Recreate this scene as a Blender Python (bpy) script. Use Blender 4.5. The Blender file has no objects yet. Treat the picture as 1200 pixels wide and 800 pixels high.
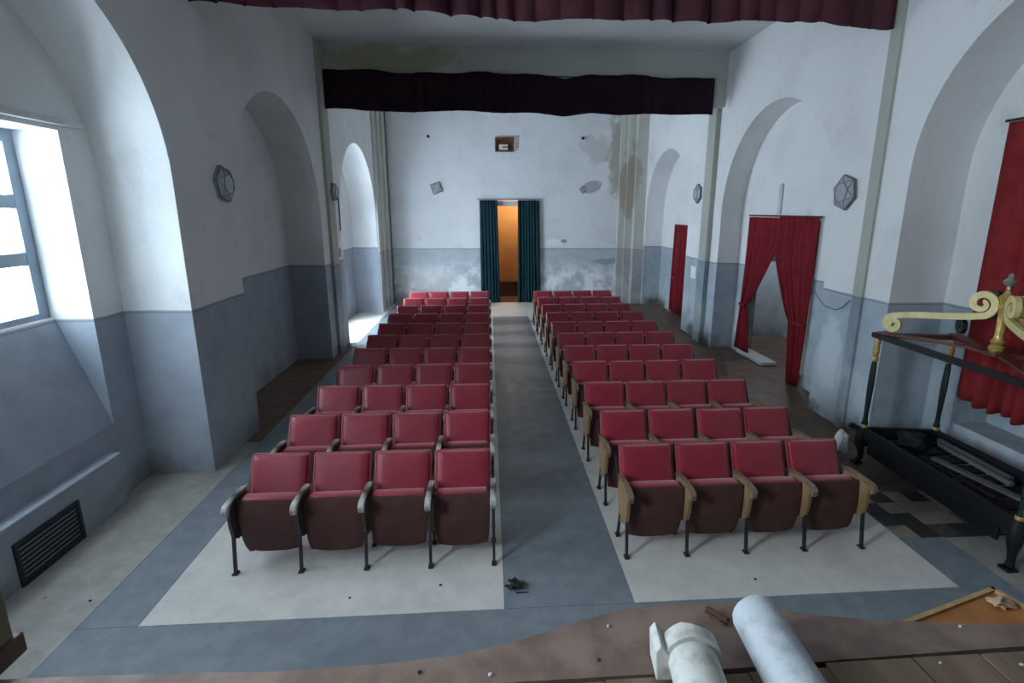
import bpy, bmesh, math, random
from mathutils import Vector, Matrix
random.seed(7)
scene = bpy.context.scene
COL = scene.collection
PI = math.pi

# ------------------------------------------------------------------ camera
CAM_H = 2.884
_t, _y, _r = math.radians(13.714), math.radians(4.047), math.radians(0.148)
fwd = Vector((math.sin(_y)*math.cos(_t), math.cos(_y)*math.cos(_t), -math.sin(_t)))
rt0 = Vector((math.cos(_y), -math.sin(_y), 0))
up0 = Vector((math.sin(_y)*math.sin(_t), math.cos(_y)*math.sin(_t), math.cos(_t)))
rt = rt0*math.cos(_r) + up0*math.sin(_r)
up = up0*math.cos(_r) - rt0*math.sin(_r)
cam = bpy.data.cameras.new('camera')
cam.sensor_width = 36; cam.lens = 631.4/1200*36; cam.shift_x = -18.1/1200
cam.clip_start = 0.05; cam.clip_end = 200
camo = bpy.data.objects.new('camera', cam); COL.objects.link(camo)
m = Matrix.Identity(4)
for i in range(3):
    m[i][0], m[i][1], m[i][2] = rt[i], up[i], -fwd[i]
m[2][3] = CAM_H
camo.matrix_world = m
scene.camera = camo

# ------------------------------------------------------------------ world: overcast daylight, exposure
w = bpy.data.worlds.new('overcast'); scene.world = w; w.use_nodes = True
bg = w.node_tree.nodes['Background']
bg.inputs['Color'].default_value = (0.77, 0.89, 1.0, 1)
bg.inputs['Strength'].default_value = 20.0
vs = scene.view_settings
vs.view_transform = 'Standard'; vs.look = 'None'; vs.gamma = 1; vs.use_curve_mapping = False
vs.exposure = 1.38
scene.cycles.diffuse_bounces = 8; scene.cycles.max_bounces = 14

def portal(name, loc, rot, sx, sy):                   # daylight sampling at a window opening
    l = bpy.data.lights.new(name, 'AREA'); l.shape = 'RECTANGLE'; l.size = sx; l.size_y = sy
    l.cycles.is_portal = True
    o = bpy.data.objects.new(name, l); COL.objects.link(o); o.location = loc; o.rotation_euler = rot
    return o
# area light points along its local -Z
portal('window_daylight', (-4.32, 4.05, 2.7), (0, -PI/2, 0), 1.8, 2.7)
portal('far_window_daylight', (-4.32, 13.2, 1.85), (0, -PI/2, 0), 3.4, 2.3)
portal('added_stage_window_daylight', (-3.72, .65, 3.6), (0, -PI/2, 0), 2.7, 1.4)  # portal for the added, unseen stage window

# ------------------------------------------------------------------ mesh helpers
class MB:
    def __init__(s): s.v = []; s.f = []
    def add(s, vs_, fs): 
        n = len(s.v); s.v += [tuple(p) for p in vs_]; s.f += [tuple(i+n for i in f) for f in fs]; return s
    def box(s, x0, x1, y0, y1, z0, z1):
        return s.add([(x0,y0,z0),(x1,y0,z0),(x1,y1,z0),(x0,y1,z0),(x0,y0,z1),(x1,y0,z1),(x1,y1,z1),(x0,y1,z1)],
                     [(0,3,2,1),(4,5,6,7),(0,1,5,4),(1,2,6,5),(2,3,7,6),(3,0,4,7)])
    def bar(s, a, b, wx, wy, up_=(0,0,1)):
        a = Vector(a); b = Vector(b); d = (b-a).normalized(); u = Vector(up_)
        if abs(d.dot(u)) > .95: u = Vector((0,1,0))
        x = d.cross(u).normalized(); y = x.cross(d).normalized()
        P = []
        for c in (a, b):
            for sx, sy in ((-1,-1),(1,-1),(1,1),(-1,1)): P.append(c + x*sx*wx/2 + y*sy*wy/2)
        return s.add(P, [(0,3,2,1),(4,5,6,7),(0,1,5,4),(1,2,6,5),(2,3,7,6),(3,0,4,7)])
    def tube(s, pts, r, n=8, cap=True):
        pts = [Vector(p) for p in pts]; rs = r if isinstance(r, (list, tuple)) else [r]*len(pts)
        base = len(s.v); prev = None
        for i, p in enumerate(pts):
            d = (pts[min(i+1, len(pts)-1)] - pts[max(i-1, 0)]).normalized()
            u = Vector((0,0,1)) if abs(d.z) < .9 else Vector((0,1,0))
            x = d.cross(u).normalized() if prev is None else (prev - d*prev.dot(d)).normalized()
            prev = x; y = x.cross(d)
            for k in range(n):
                a = 2*PI*k/n; s.v.append(tuple(p + (x*math.cos(a) + y*math.sin(a))*rs[i]))
        for i in range(len(pts)-1):
            for k in range(n):
                a = base+i*n+k; b = base+i*n+(k+1) % n
                s.f.append((a, b, b+n, a+n))
        if cap:
            s.f.append(tuple(base+k for k in range(n))[::-1]); s.f.append(tuple(base+(len(pts)-1)*n+k for k in range(n)))
        return s
    def lathe(s, prof, c=(0,0,0), n=16):                # prof: (radius, z)
        base = len(s.v)
        for r, z in prof:
            for k in range(n):
                a = 2*PI*k/n; s.v.append((c[0]+r*math.cos(a), c[1]+r*math.sin(a), c[2]+z))
        for i in range(len(prof)-1):
            for k in range(n):
                a = base+i*n+k; b = base+i*n+(k+1) % n
                s.f.append((a, b, b+n, a+n))
        s.f.append(tuple(base+k for k in range(n))[::-1]); s.f.append(tuple(base+(len(prof)-1)*n+k for k in range(n)))
        return s
    def prism(s, poly, a0, a1, axis):                   # 2-D outline extruded along an axis
        n = len(poly)
        def P(p, a): return {'x': (a, p[0], p[1]), 'y': (p[0], a, p[1]), 'z': (p[0], p[1], a)}[axis]
        return s.add([P(p, a0) for p in poly] + [P(p, a1) for p in poly],
                     [tuple(range(n)), tuple(range(2*n-1, n-1, -1))] + [(i, i+n, (i+1) % n+n, (i+1) % n) for i in range(n)])
    def mesh(s, name, smooth=False, bevel=0, seg=2):
        bm = bmesh.new()
        vv = [bm.verts.new(p) for p in s.v]
        for f in s.f:
            try: bm.faces.new([vv[i] for i in f])
            except ValueError: pass
        bmesh.ops.recalc_face_normals(bm, faces=bm.faces)
        if bevel: bmesh.ops.bevel(bm, geom=list(bm.edges), offset=bevel, segments=seg, profile=.5, affect='EDGES')
        big = [f for f in bm.faces if len(f.verts) > 8]
        if big: bmesh.ops.triangulate(bm, faces=big, ngon_method='EAR_CLIP')
        me = bpy.data.meshes.new(name); bm.to_mesh(me); bm.free()
        if smooth:
            for p in me.polygons: p.use_smooth = True
            try: me.set_sharp_from_angle(angle=math.radians(40))
            except Exception: pass
        return me
    def build(s, name, mat, parent=None, smooth=False, bevel=0, seg=2):
        return put(name, s.mesh(name, smooth, bevel, seg), mat, parent)

def put(name, me, mat, parent=None):
    o = bpy.data.objects.new(name, me); COL.objects.link(o)
    if mat is not None and not me.materials: me.materials.append(mat)
    if parent is not None: o.parent = parent
    return o
def tag(o, label=None, cat=None, group=None, kind=None):
    if label: o['label'] = label
    if cat: o['category'] = cat
    if group: o['group'] = group
    if kind: o['kind'] = kind
    return o
def empty(name, loc=(0,0,0), rz=0):
    o = bpy.data.objects.new(name, None); COL.objects.link(o); o.location = loc; o.rotation_euler = (0,0,rz); o.empty_display_size = .1
    return o
def copy_tree(o, parent=None):
    c = o.copy(); COL.objects.link(c); c.parent = parent
    for ch in list(o.children): copy_tree(ch, c)
    return c

# ------------------------------------------------------------------ materials
def new_mat(name):
    mt = bpy.data.materials.new(name); mt.use_nodes = True
    return mt, mt.node_tree, mt.node_tree.nodes['Principled BSDF']
def nd(nt, t, **k):
    n = nt.nodes.new(t)
    for a, b in k.items(): setattr(n, a, b)
    return n
def noise(nt, scale, detail=4, vec=None, rough=.55):
    n = nd(nt, 'ShaderNodeTexNoise'); n.inputs['Scale'].default_value = scale; n.inputs['Detail'].default_value = detail; n.inputs['Roughness'].default_value = rough
    if vec is not None: nt.links.new(vec, n.inputs['Vector'])
    return n.outputs['Fac']
def mth(nt, op, a, b=None, c=None, clamp=False):
    n = nd(nt, 'ShaderNodeMath', operation=op, use_clamp=clamp)
    for i, x in enumerate((a, b, c)):
        if x is None: continue
        if isinstance(x, (int, float)): n.inputs[i].default_value = x
        else: nt.links.new(x, n.inputs[i])
    return n.outputs[0]
def sstep(nt, x, a, b):
    n = nd(nt, 'ShaderNodeMapRange', interpolation_type='SMOOTHSTEP')
    nt.links.new(x, n.inputs[0]); n.inputs[1].default_value = a; n.inputs[2].default_value = b
    return n.outputs[0]
def mix(nt, fac, a, b):
    n = nd(nt, 'ShaderNodeMix', data_type='RGBA')
    for i, x in ((0, fac), (6, a), (7, b)):
        if isinstance(x, tuple): n.inputs[i].default_value = (*x, 1)
        elif isinstance(x, (int, float)): n.inputs[i].default_value = x
        else: nt.links.new(x, n.inputs[i])
    return n.outputs[2]
def bump(nt, bs, h, strength=.3, dist=.01):
    n = nd(nt, 'ShaderNodeBump'); n.inputs['Strength'].default_value = strength; n.inputs['Distance'].default_value = dist
    nt.links.new(h, n.inputs['Height']); nt.links.new(n.outputs['Normal'], bs.inputs['Normal'])
def simple(name, c1, c2=None, rough=.5, scale=6, metal=0, coord='Object', bmp=0, spec=.5, lo=.35, hi=.65, stretch=None):
    mt, nt, bs = new_mat(name)
    tc = nd(nt, 'ShaderNodeTexCoord'); v = tc.outputs[coord]
    if stretch:
        mp = nd(nt, 'ShaderNodeMapping'); nt.links.new(v, mp.inputs[0]); mp.inputs['Scale'].default_value = stretch; v = mp.outputs[0]
    f = noise(nt, scale, 5, v)
    c2 = c2 or tuple(x*.75 for x in c1)
    nt.links.new(mix(nt, sstep(nt, f, lo, hi), c1, c2), bs.inputs['Base Color'])
    bs.inputs['Roughness'].default_value = rough; bs.inputs['Metallic'].default_value = metal
    bs.inputs['Specular IOR Level'].default_value = spec
    if bmp: bump(nt, bs, noise(nt, scale*6, 3, v), bmp, .004)
    return mt
UPPER = (.78, .785, .78)
def plaster(name, dado=1.83, upper=UPPER, lower=(.25, .31, .385), blotch=(.50, .52, .53), blotch_amt=.55, line=(.17, .19, .22), stains=(), blotch_z=1.1, damp=.5):
    mt, nt, bs = new_mat(name)
    g = nd(nt, 'ShaderNodeNewGeometry'); pos = g.outputs['Position']
    sp = nd(nt, 'ShaderNodeSeparateXYZ'); nt.links.new(pos, sp.inputs[0]); z = sp.outputs[2]
    n1 = noise(nt, .9, 6, pos); n2 = noise(nt, 3.5, 6, pos); n3 = noise(nt, 14, 5, pos); n4 = noise(nt, 1.7, 7, pos, .65)
    up_c = mix(nt, mth(nt, 'MULTIPLY', sstep(nt, n1, .4, .75), .55), upper, tuple(x*.80 for x in upper))
    up_c = mix(nt, mth(nt, 'MULTIPLY', sstep(nt, n4, .58, .74), .35), up_c, (.50, .47, .41))
    lo_c = mix(nt, mth(nt, 'MULTIPLY', sstep(nt, n2, .35, .7), .6), lower, tuple(x*.78 for x in lower))
    # salt bloom and peeling in the painted dado, patchy, low on the wall
    zz = mth(nt, 'ADD', z, mth(nt, 'MULTIPLY', mth(nt, 'SUBTRACT', n4, .5), 2.2))
    bl = mth(nt, 'MULTIPLY', sstep(nt, zz, blotch_z+.25, blotch_z-.25), sstep(nt, n4, .40, .60))
    lo_c = mix(nt, mth(nt, 'MULTIPLY', bl, blotch_amt), lo_c, blotch)
    dz = mth(nt, 'ADD', z, mth(nt, 'MULTIPLY', mth(nt, 'SUBTRACT', n3, .5), .35))
    dampm = mth(nt, 'MULTIPLY', sstep(nt, dz, .34, .05), sstep(nt, n1, .45, .62))
    lo_c = mix(nt, mth(nt, 'MULTIPLY', dampm, damp), lo_c, (.09, .075, .06))
    zd = mth(nt, 'ADD', z, mth(nt, 'MULTIPLY', mth(nt, 'SUBTRACT', n2, .5), .02))
    col = mix(nt, sstep(nt, zd, dado-.008, dado+.008), lo_c, up_c)
    ln = mth(nt, 'MULTIPLY', sstep(nt, zd, dado-.018, dado-.008), sstep(nt, zd, dado+.022, dado+.010))
    col = mix(nt, mth(nt, 'MULTIPLY', ln, .7), col, line)
    for (c, rad, colr, amt) in stains:
        d = nd(nt, 'ShaderNodeVectorMath', operation='SUBTRACT'); nt.links.new(pos, d.inputs[0]); d.inputs[1].default_value = c
        e = nd(nt, 'ShaderNodeVectorMath', operation='DIVIDE'); nt.links.new(d.outputs[0], e.inputs[0]); e.inputs[1].default_value = rad
        l = nd(nt, 'ShaderNodeVectorMath', operation='LENGTH'); nt.links.new(e.outputs[0], l.inputs[0])
        dd = mth(nt, 'ADD', l.outputs['Value'], mth(nt, 'MULTIPLY', mth(nt, 'SUBTRACT', n4, .5), 2.6))
        col = mix(nt, mth(nt, 'MULTIPLY', sstep(nt, dd, 1.0, .5), amt), col, colr)
    nt.links.new(col, bs.inputs['Base Color']); bs.inputs['Roughness'].default_value = .8
    bs.inputs['Specular IOR Level'].default_value = .25
    bump(nt, bs, mth(nt, 'ADD', n3, mth(nt, 'MULTIPLY', n2, 2.)), .25, .02)
    return mt
M = {}
M['wall_left'] = plaster('plaster_left', 1.84, lower=(.36, .395, .45), blotch=(.40, .43, .45), blotch_amt=.35, blotch_z=.75,
    stains=[((-3.12, 6.4, .7), (.3, .45, .6), (.36, .39, .41), .5)])
M['wall_right'] = plaster('plaster_right', 1.80, lower=(.40, .46, .51), blotch=(.60, .63, .65), blotch_amt=.55, blotch_z=1.0, damp=.9,
    stains=[((4.76, 7.05, .95), (.3, .28, .75), (.58, .63, .66), .8), ((4.76, 7.5, .1), (.3, .45, .28), (.10, .07, .05), .9), ((4.76, 12.0, .1), (.4, .6, .35), (.10, .09, .08), .8)])
M['wall_back'] = plaster('plaster_back', 1.70, upper=(.74, .755, .77), lower=(.48, .53, .56), blotch=(.86, .87, .87), blotch_amt=.95, blotch_z=1.25,
    stains=[((4.0, 17.1, 4.35), (.42, .5, 1.5), (.36, .30, .21), .75), ((3.5, 17.1, 4.7), (.8, .5, .45), (.43, .40, .34), .5), ((2.05, 17.1, 1.9), (.42, .3, .13), (.80, .82, .83), .95),
            ((2.35, 17.1, 1.93), (.12, .3, .07), (.22, .22, .22), .9), ((3.6, 17.1, 1.3), (.6, .3, .10), (.30, .32, .33), .8), ((-2.0, 17.1, .8), (1.2, .3, .4), (.68, .68, .64), .6)])
M['pilaster_corner'] = plaster('plaster_corner', 1.70, upper=(.55, .55, .50), lower=(.42, .40, .40), blotch=(.60, .60, .58), blotch_amt=.6, line=(.25, .25, .24),
    stains=[((4.3, 16.9, 3.7), (.4, .5, 1.2), (.30, .24, .17), .6)])
M['pilaster'] = plaster('plaster_pilaster', 1.80, upper=(.44, .445, .39), lower=(.25, .30, .34), damp=.8)
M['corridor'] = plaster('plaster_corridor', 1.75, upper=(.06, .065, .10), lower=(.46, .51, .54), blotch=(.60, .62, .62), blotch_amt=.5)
M['ceiling'] = plaster('plaster_ceiling', 0, upper=(.66, .67, .67))
M['beam'] = plaster('plaster_beam', 0, upper=(.50, .51, .48), stains=[((-2.0, 11.2, 5.6), (1.4, .5, .4), (.33, .33, .20), .8)])
M['stage_wall'] = simple('dark_stage_wall', (.10, .095, .09), (.07, .065, .06), .9)

def floor_mat(name, c, c2, dirt=(.16, .14, .12), rough=.5, amt=.5):
    mt, nt, bs = new_mat(name)
    g = nd(nt, 'ShaderNodeNewGeometry'); pos = g.outputs['Position']
    n1 = noise(nt, 1.1, 6, pos); n2 = noise(nt, 5, 6, pos, .65); n3 = noise(nt, 30, 4, pos)
    col = mix(nt, sstep(nt, n2, .35, .65), c, c2)
    col = mix(nt, mth(nt, 'MULTIPLY', sstep(nt, n1, .50, .72), amt), col, dirt)
    col = mix(nt, mth(nt, 'MULTIPLY', sstep(nt, n3, .60, .72), .35), col, tuple(x*.6 for x in c2))
    nt.links.new(col, bs.inputs['Base Color'])
    nt.links.new(mth(nt, 'ADD', mth(nt, 'MULTIPLY', n2, .3), rough-.15), bs.inputs['Roughness'])
    bs.inputs['Specular IOR Level'].default_value = .4
    bump(nt, bs, n3, .08, .004)
    return mt
M['floor_base'] = floor_mat('dusty_floor', (.40, .37, .33), (.33, .30, .27), amt=.35)
M['floor_side'] = floor_mat('brown_side_floor', (.17, .105, .07), (.13, .08, .052), (.07, .05, .038), amt=.5)
M['floor_light'] = floor_mat('pale_grit_floor', (.71, .66, .605), (.63, .585, .535), (.45, .41, .37), amt=.45)
M['floor_grey'] = floor_mat('blue_grey_floor', (.235, .255, .275), (.19, .21, .23), (.14, .145, .155), amt=.4)
M['tile_dark'] = floor_mat('dark_tile', (.035, .035, .035), (.05, .05, .048), (.07, .06, .05))
M['tile_red'] = floor_mat('terracotta_tile', (.26, .12, .07), (.20, .10, .06))
M['tile_olive'] = floor_mat('olive_tile', (.10, .10, .07), (.08, .08, .06))
M['tile_buff'] = floor_mat('buff_tile', (.30, .25, .19), (.25, .21, .17))

def vinyl(name, c, c2):
    mt, nt, bs = new_mat(name)
    tc = nd(nt, 'ShaderNodeTexCoord'); v = tc.outputs['Object']
    oi = nd(nt, 'ShaderNodeObjectInfo')
    n1 = noise(nt, 5, 4, v); n2 = noise(nt, 220, 3, v)
    col = mix(nt, sstep(nt, n1, .35, .7), c, c2)
    col = mix(nt, mth(nt, 'MULTIPLY', oi.outputs['Random'], .3), col, tuple(x*.7 for x in c2))
    nt.links.new(col, bs.inputs['Base Color'])
    bs.inputs['Roughness'].default_value = .38; bs.inputs['Specular IOR Level'].default_value = .5
    bs.inputs['Sheen Weight'].default_value = .4
    bump(nt, bs, n2, .12, .002)
    return mt
M['vinyl'] = vinyl('red_vinyl', (.36, .024, .045), (.29, .016, .032))
M['lit_edge'] = simple('red_lit_edge', (.50, .10, .11), (.40, .07, .08), .45)  # lighter red paints the light along the cushion edges
M['seat_under'] = simple('dark_brown_board', (.115, .048, .042), (.085, .034, .030), .6, 4, spec=.25)
M['armrest'] = simple('worn_armrest_wood', (.30, .21, .14), (.14, .085, .05), .35, 9, stretch=(1, .3, 1))
M['armrest_dark'] = simple('worn_dark_armrest', (.50, .46, .42), (.05, .035, .03), .35, 6, stretch=(1, .5, 1), lo=.44, hi=.60)
M['side_dark'] = simple('dark_stained_side', (.045, .035, .030), (.03, .022, .02), .4, 5)
M['side_wood'] = simple('honey_plywood', (.36, .22, .11), (.27, .15, .07), .45, 6, stretch=(1, 1, .25))
M['iron'] = simple('black_iron', (.018, .018, .020), (.03, .028, .027), .45, 20)
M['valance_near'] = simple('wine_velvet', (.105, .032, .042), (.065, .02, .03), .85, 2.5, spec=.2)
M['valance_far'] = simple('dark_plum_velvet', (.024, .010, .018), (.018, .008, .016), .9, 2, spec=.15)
M['teal_cloth'] = simple('dark_teal_cloth', (.009, .042, .055), (.006, .030, .042), .8, 3, spec=.2)
def cloth_translucent(name, c, amt):
    mt, nt, bs = new_mat(name)
    tc = nd(nt, 'ShaderNodeTexCoord')
    col = mix(nt, sstep(nt, noise(nt, 3, 4, tc.outputs['Object']), .35, .65), c, tuple(x*.75 for x in c))
    nt.links.new(col, bs.inputs['Base Color']); bs.inputs['Roughness'].default_value = .9; bs.inputs['Specular IOR Level'].default_value = .15
    tr = nd(nt, 'ShaderNodeBsdfTranslucent'); nt.links.new(col, tr.inputs['Color'])
    ms = nd(nt, 'ShaderNodeMixShader'); ms.inputs[0].default_value = amt
    nt.links.new(bs.outputs[0], ms.inputs[1]); nt.links.new(tr.outputs[0], ms.inputs[2])
    nt.links.new(ms.outputs[0], nt.nodes['Material Output'].inputs['Surface'])
    return mt
M['red_cloth'] = cloth_translucent('red_curtain_cloth', (.22, .016, .024), .04)
M['red_window_cloth'] = cloth_translucent('red_window_cloth', (.27, .026, .028), .02)
M['white_paint'] = simple('white_paint', (.62, .63, .63), (.54, .55, .55), .5, 3)
M['window_frame'] = simple('blue_grey_frame', (.25, .31, .38), (.21, .27, .33), .5, 3)
M['ochre'] = simple('ochre_wall', (.42, .21, .06), (.36, .17, .05), .8, 1.5, coord='Object')
M['brown_wood'] = simple('brown_wood', (.12, .055, .03), (.08, .035, .02), .5, 4, stretch=(1, 1, .2))
M['ivory'] = simple('ivory_door', (.60, .55, .40), (.52, .47, .34), .5, 2)
M['stage_board'] = simple('worn_stage_board', (.28, .19, .15), (.17, .115, .09), .6, 5, coord='Object', bmp=.3)
M['stage_board2'] = simple('bare_stage_plank', (.25, .17, .11), (.16, .105, .065), .6, 3, stretch=(4, .5, 1), bmp=.3)
M['stage_post'] = simple('drab_painted_post', (.20, .17, .10), (.14, .115, .07), .6, 5)
M['pipe_white'] = simple('chalky_white', (.62, .61, .56), (.40, .37, .31), .75, 9, bmp=.6, lo=.48, hi=.72)
M['pipe_blue'] = simple('chalky_blue_grey', (.54, .56, .59), (.36, .38, .40), .75, 8, bmp=.6, lo=.50, hi=.74)
M['orange_board'] = simple('orange_plywood', (.48, .19, .055), (.36, .125, .03), .5, 4)
M['board_edge'] = simple('pale_wood_edge', (.55, .36, .17), (.42, .26, .11), .5, 8)
M['crumpled'] = simple('beige_rag', (.50, .33, .20), (.38, .24, .14), .9, 9)
M['black_lacquer'] = simple('black_lacquer', (.008, .009, .011), (.013, .013, .015), .5, 6, spec=.25)
M['green_black'] = simple('green_black_paint', (.012, .026, .022), (.018, .020, .018), .25, 6)
M['gold'] = simple('gilt', (.72, .52, .16), (.55, .38, .11), .35, 12, metal=.55)
M['gilt_paint'] = simple('pale_gilt_paint', (.78, .66, .33), (.66, .53, .24), .45, 10, metal=.15)
M['copper'] = simple('worn_gilt_copper', (.50, .22, .07), (.65, .45, .20), .35, 25, metal=.5)
M['red_brown'] = simple('mahogany', (.14, .040, .028), (.09, .026, .02), .35, 3, stretch=(1, .3, 1))
M['grey_wood'] = simple('grey_weathered_wood', (.13, .13, .125), (.06, .06, .06), .7, 5, stretch=(1, .2, 1))
M['dark_stuff'] = simple('charcoal_cloth', (.015, .015, .017), (.025, .025, .025), .9, 5, spec=.2)
M['silver'] = simple('dull_metal', (.45, .45, .42), (.30, .30, .28), .4, 8, metal=.7)
M['vent'] = simple('dark_green_metal', (.012, .028, .034), (.010, .018, .024), .5, 6)
M['lamp_metal'] = simple('lamp_metal', (.34, .36, .37), (.24, .26, .27), .4, 10, metal=.2)
M['cable'] = simple('grey_cable', (.20, .21, .23), None, .6)
M['twig'] = simple('dry_twig', (.020, .018, .015), (.035, .03, .02), .8)
M['paper'] = simple('paper', (.80, .80, .78), (.72, .72, .70), .8)
M['chip'] = simple('plaster_chip', (.60, .58, .54), (.5, .48, .44), .9)
M['rust'] = simple('rusty_box', (.22, .075, .025), (.06, .03, .018), .8, 12)
M['black'] = simple('black_plastic', (.015, .015, .016), None, .5)
M['came'] = simple('dark_came', (.15, .16, .17), None, .5)
def glass_lamp():
    mt, nt, bs = new_mat('frosted_lamp_glass')
    tc = nd(nt, 'ShaderNodeTexCoord')
    nt.links.new(mix(nt, noise(nt, 14, 3, tc.outputs['Object']), (.40, .44, .46), (.62, .65, .66)), bs.inputs['Base Color'])
    bs.inputs['Roughness'].default_value = .18; bs.inputs['Transmission Weight'].default_value = .25
    return mt
M['lamp_glass'] = glass_lamp()
def pane_glass(name='window_glass', c=(.93, .96, .97)):
    mt, nt, bs = new_mat(name)
    tr = nd(nt, 'ShaderNodeBsdfTransparent'); tr.inputs['Color'].default_value = (*c, 1)
    gl = nd(nt, 'ShaderNodeBsdfGlossy'); gl.inputs['Roughness'].default_value = .03
    ms = nd(nt, 'ShaderNodeMixShader'); ms.inputs[0].default_value = .05
    nt.links.new(tr.outputs[0], ms.inputs[1]); nt.links.new(gl.outputs[0], ms.inputs[2])
    nt.links.new(ms.outputs[0], nt.nodes['Material Output'].inputs['Surface'])
    return mt
M['pane'] = pane_glass()
M['pane_dimmed'] = pane_glass('dimmed_window_glass', (.55, .57, .58))  # tint added to hold back daylight at the near window
M['pane_far'] = pane_glass('far_window_glass', (.72, .74, .76))  # milder tint added to trim the far window's daylight

# ------------------------------------------------------------------ the setting
XL, XR, YB, ZC = -3.12, 4.76, 17.1, 5.9
def struct(o): o['kind'] = 'structure'; return o

# floor: base slab with inlaid panels
floor = struct(MB().box(-5.2, 7.2, 1.0, 19.2, -.12, -.006).build('floor', M['floor_side']))
def slab(x0, x1, y0, y1, mat, z=0.0):
    return MB().box(x0, x1, y0, y1, -.02, z).build('floor_panel', mat, floor)
G = .004
slab(-2.53, .08-G, 3.43, 14.75, M['floor_light'])
slab(1.06+G, 3.67, 3.43, 14.75, M['floor_light'])
slab(.08, 1.06, 3.43, 14.75, M['floor_grey'])
slab(-2.95, 4.10, 1.2, 3.43-G, M['floor_grey'])
slab(-2.95, -2.53-G, 3.43, 17.1, M['floor_grey'])
slab(3.67+G, 4.10, 3.43, 17.1, M['floor_grey'])
slab(-2.53, 3.67, 14.75+G, 17.1, M['floor_light'])
slab(-3.84, -2.95-G, 1.2, 6.6, M['floor_base'])
slab(-3.84, -2.95-G, 11.9, 17.1, M['floor_light'])
slab(4.10+G, 5.5, 1.2, 4.06, M['floor_base'])
tmap = {'k': 'tile_dark', 'r': 'tile_red', 'o': 'tile_olive', 'b': 'tile_buff'}
for r, row in enumerate(['bkokkrk', 'kkbbokk', 'kbbbbkk', 'bkbkbbk']):
    for c, ch in enumerate(row):
        x = 3.68 + c*.20; y = 4.07 + r*.20
        MB().box(x+.003, x+.197, y+.003, y+.197, -.02, .004).build('tile', M[tmap[ch]], floor)

def arch_poly(y0, y1, ztop, arches):
    P = [(y0, 0)]
    for (yc, R, zs) in arches:
        P += [(yc-R, 0), (yc-R, zs)]
        for k in range(1, 32):
            a = PI - PI*k/32
            P.append((yc+R*math.cos(a), zs+R*math.sin(a)))
        P += [(yc+R, zs), (yc+R, 0)]
    return P + [(y1, 0), (y1, ztop), (y0, ztop)]
AL = [(4.2, 1.6, 3.15), (8.80, 1.76, 2.78), (13.75, 1.85, 2.55)]
AR = [(4.45, 1.6, 3.28), (9.20, 1.85, 2.80), (14.70, 1.80, 2.66)]
wl = struct(MB().prism(arch_poly(1.6, YB+.3, ZC, AL), XL-.68, XL, 'x').build('wall_left', M['wall_left']))
wr = struct(MB().prism(arch_poly(1.6, YB+.3, ZC, AR), XR, XR+.70, 'x').build('wall_right', M['wall_right']))
def holed(name, mat, parent, X0, X1, y0, y1, z0, z1, h=None):
    b = MB()
    if h is None: b.box(X0, X1, y0, y1, z0, z1)
    else:
        a0, a1, c0, c1 = h
        if c0 > z0: b.box(X0, X1, y0, y1, z0, c0)
        b.box(X0, X1, y0, y1, c1, z1); b.box(X0, X1, y0, a0, c0, c1); b.box(X0, X1, a1, y1, c0, c1)
    return b.build(name, mat, parent)
W1 = (2.75, 5.36, .78, 3.56); W2 = (12.1, 14.3, .25, 3.45); W3 = (3.6, 5.6, .45, 3.77)
holed('niche_wall', M['wall_left'], wl, XL-1.15, XL-.68, 2.0, 6.4, 0, 5.2, W1)
holed('niche_wall', M['wall_left'], wl, XL-1.15, XL-.68, 6.4, 11.6, 0, 5.2)
holed('niche_wall', M['wall_left'], wl, XL-1.15, XL-.68, 11.6, 17.4, 0, 5.2, W2)
holed('niche_wall', M['wall_right'], wr, XR+.70, XR+1.10, 2.0, 6.8, 0, 5.4, W3)
holed('niche_wall', M['wall_right'], wr, 5.20, 5.46, 7.36, 11.04, 0, 4.64, (8.32, 10.62, 0, 2.76))
holed('niche_wall', M['wall_right'], wr, 5.30, 5.46, 12.91, 16.49, 0, 4.45)
# recess under the curtained window
holed('recess_wall', M['wall_right'], wr, 5.86, 6.0, 3.4, 5.8, .2, 3.9)
# back wall with its doorway
bw = MB(); DX0, DX1, DZ = -.12, 1.40, 3.16
bw.box(XL-.9, DX0, YB, YB+.3, 0, ZC); bw.box(DX1, XR+.9, YB, YB+.3, 0, ZC); bw.box(DX0, DX1, YB, YB+.3, DZ, ZC)
wb = struct(bw.build('wall_back', M['wall_back']))
struct(MB().box(-4.4, 6.1, 1.2, 17.5, ZC, ZC+.2).build('ceiling', M['ceiling']))
# transverse beams and pilasters
struct(MB().box(XL, XR, 11.30, 11.85, 4.9, ZC).build('trim_1', M['beam']))
struct(MB().box(XL, XR, 6.80, 7.30, 5.45, ZC).build('trim_2', M['beam']))
struct(MB().box(XR-.035, XR+.01, 6.49, 6.67, 0, ZC).build('trim_3', M['pilaster']))
struct(MB().box(XR-.10, XR+.01, 11.45, 11.85, 0, ZC).build('trim_5', M['pilaster']))
struct(MB().box(XL-.01, XL+.06, 10.95, 11.35, 0, ZC).build('trim_6', M['pilaster']))
def corner(n, xs):
    b = MB()
    for x0, x1, y0 in xs: b.box(x0, x1, y0, YB+.01, 0, ZC)
    return struct(b.build('trim_%d' % n, M['pilaster_corner']))
b = MB()
for y0, y1, dx in ((15.62, 15.98, .05), (16.06, 16.42, .09), (16.50, 17.09, .14)): b.box(XL-.01, XL+dx, y0, y1, 0, ZC)
b.box(XL, -2.98, 16.9, 17.11, 0, ZC)
struct(b.build('trim_7', M['pilaster_corner']))
corner(8, [(4.02, 4.24, 16.95), (4.22, 4.46, 16.85), (4.44, 4.80, 16.6)])
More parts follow.
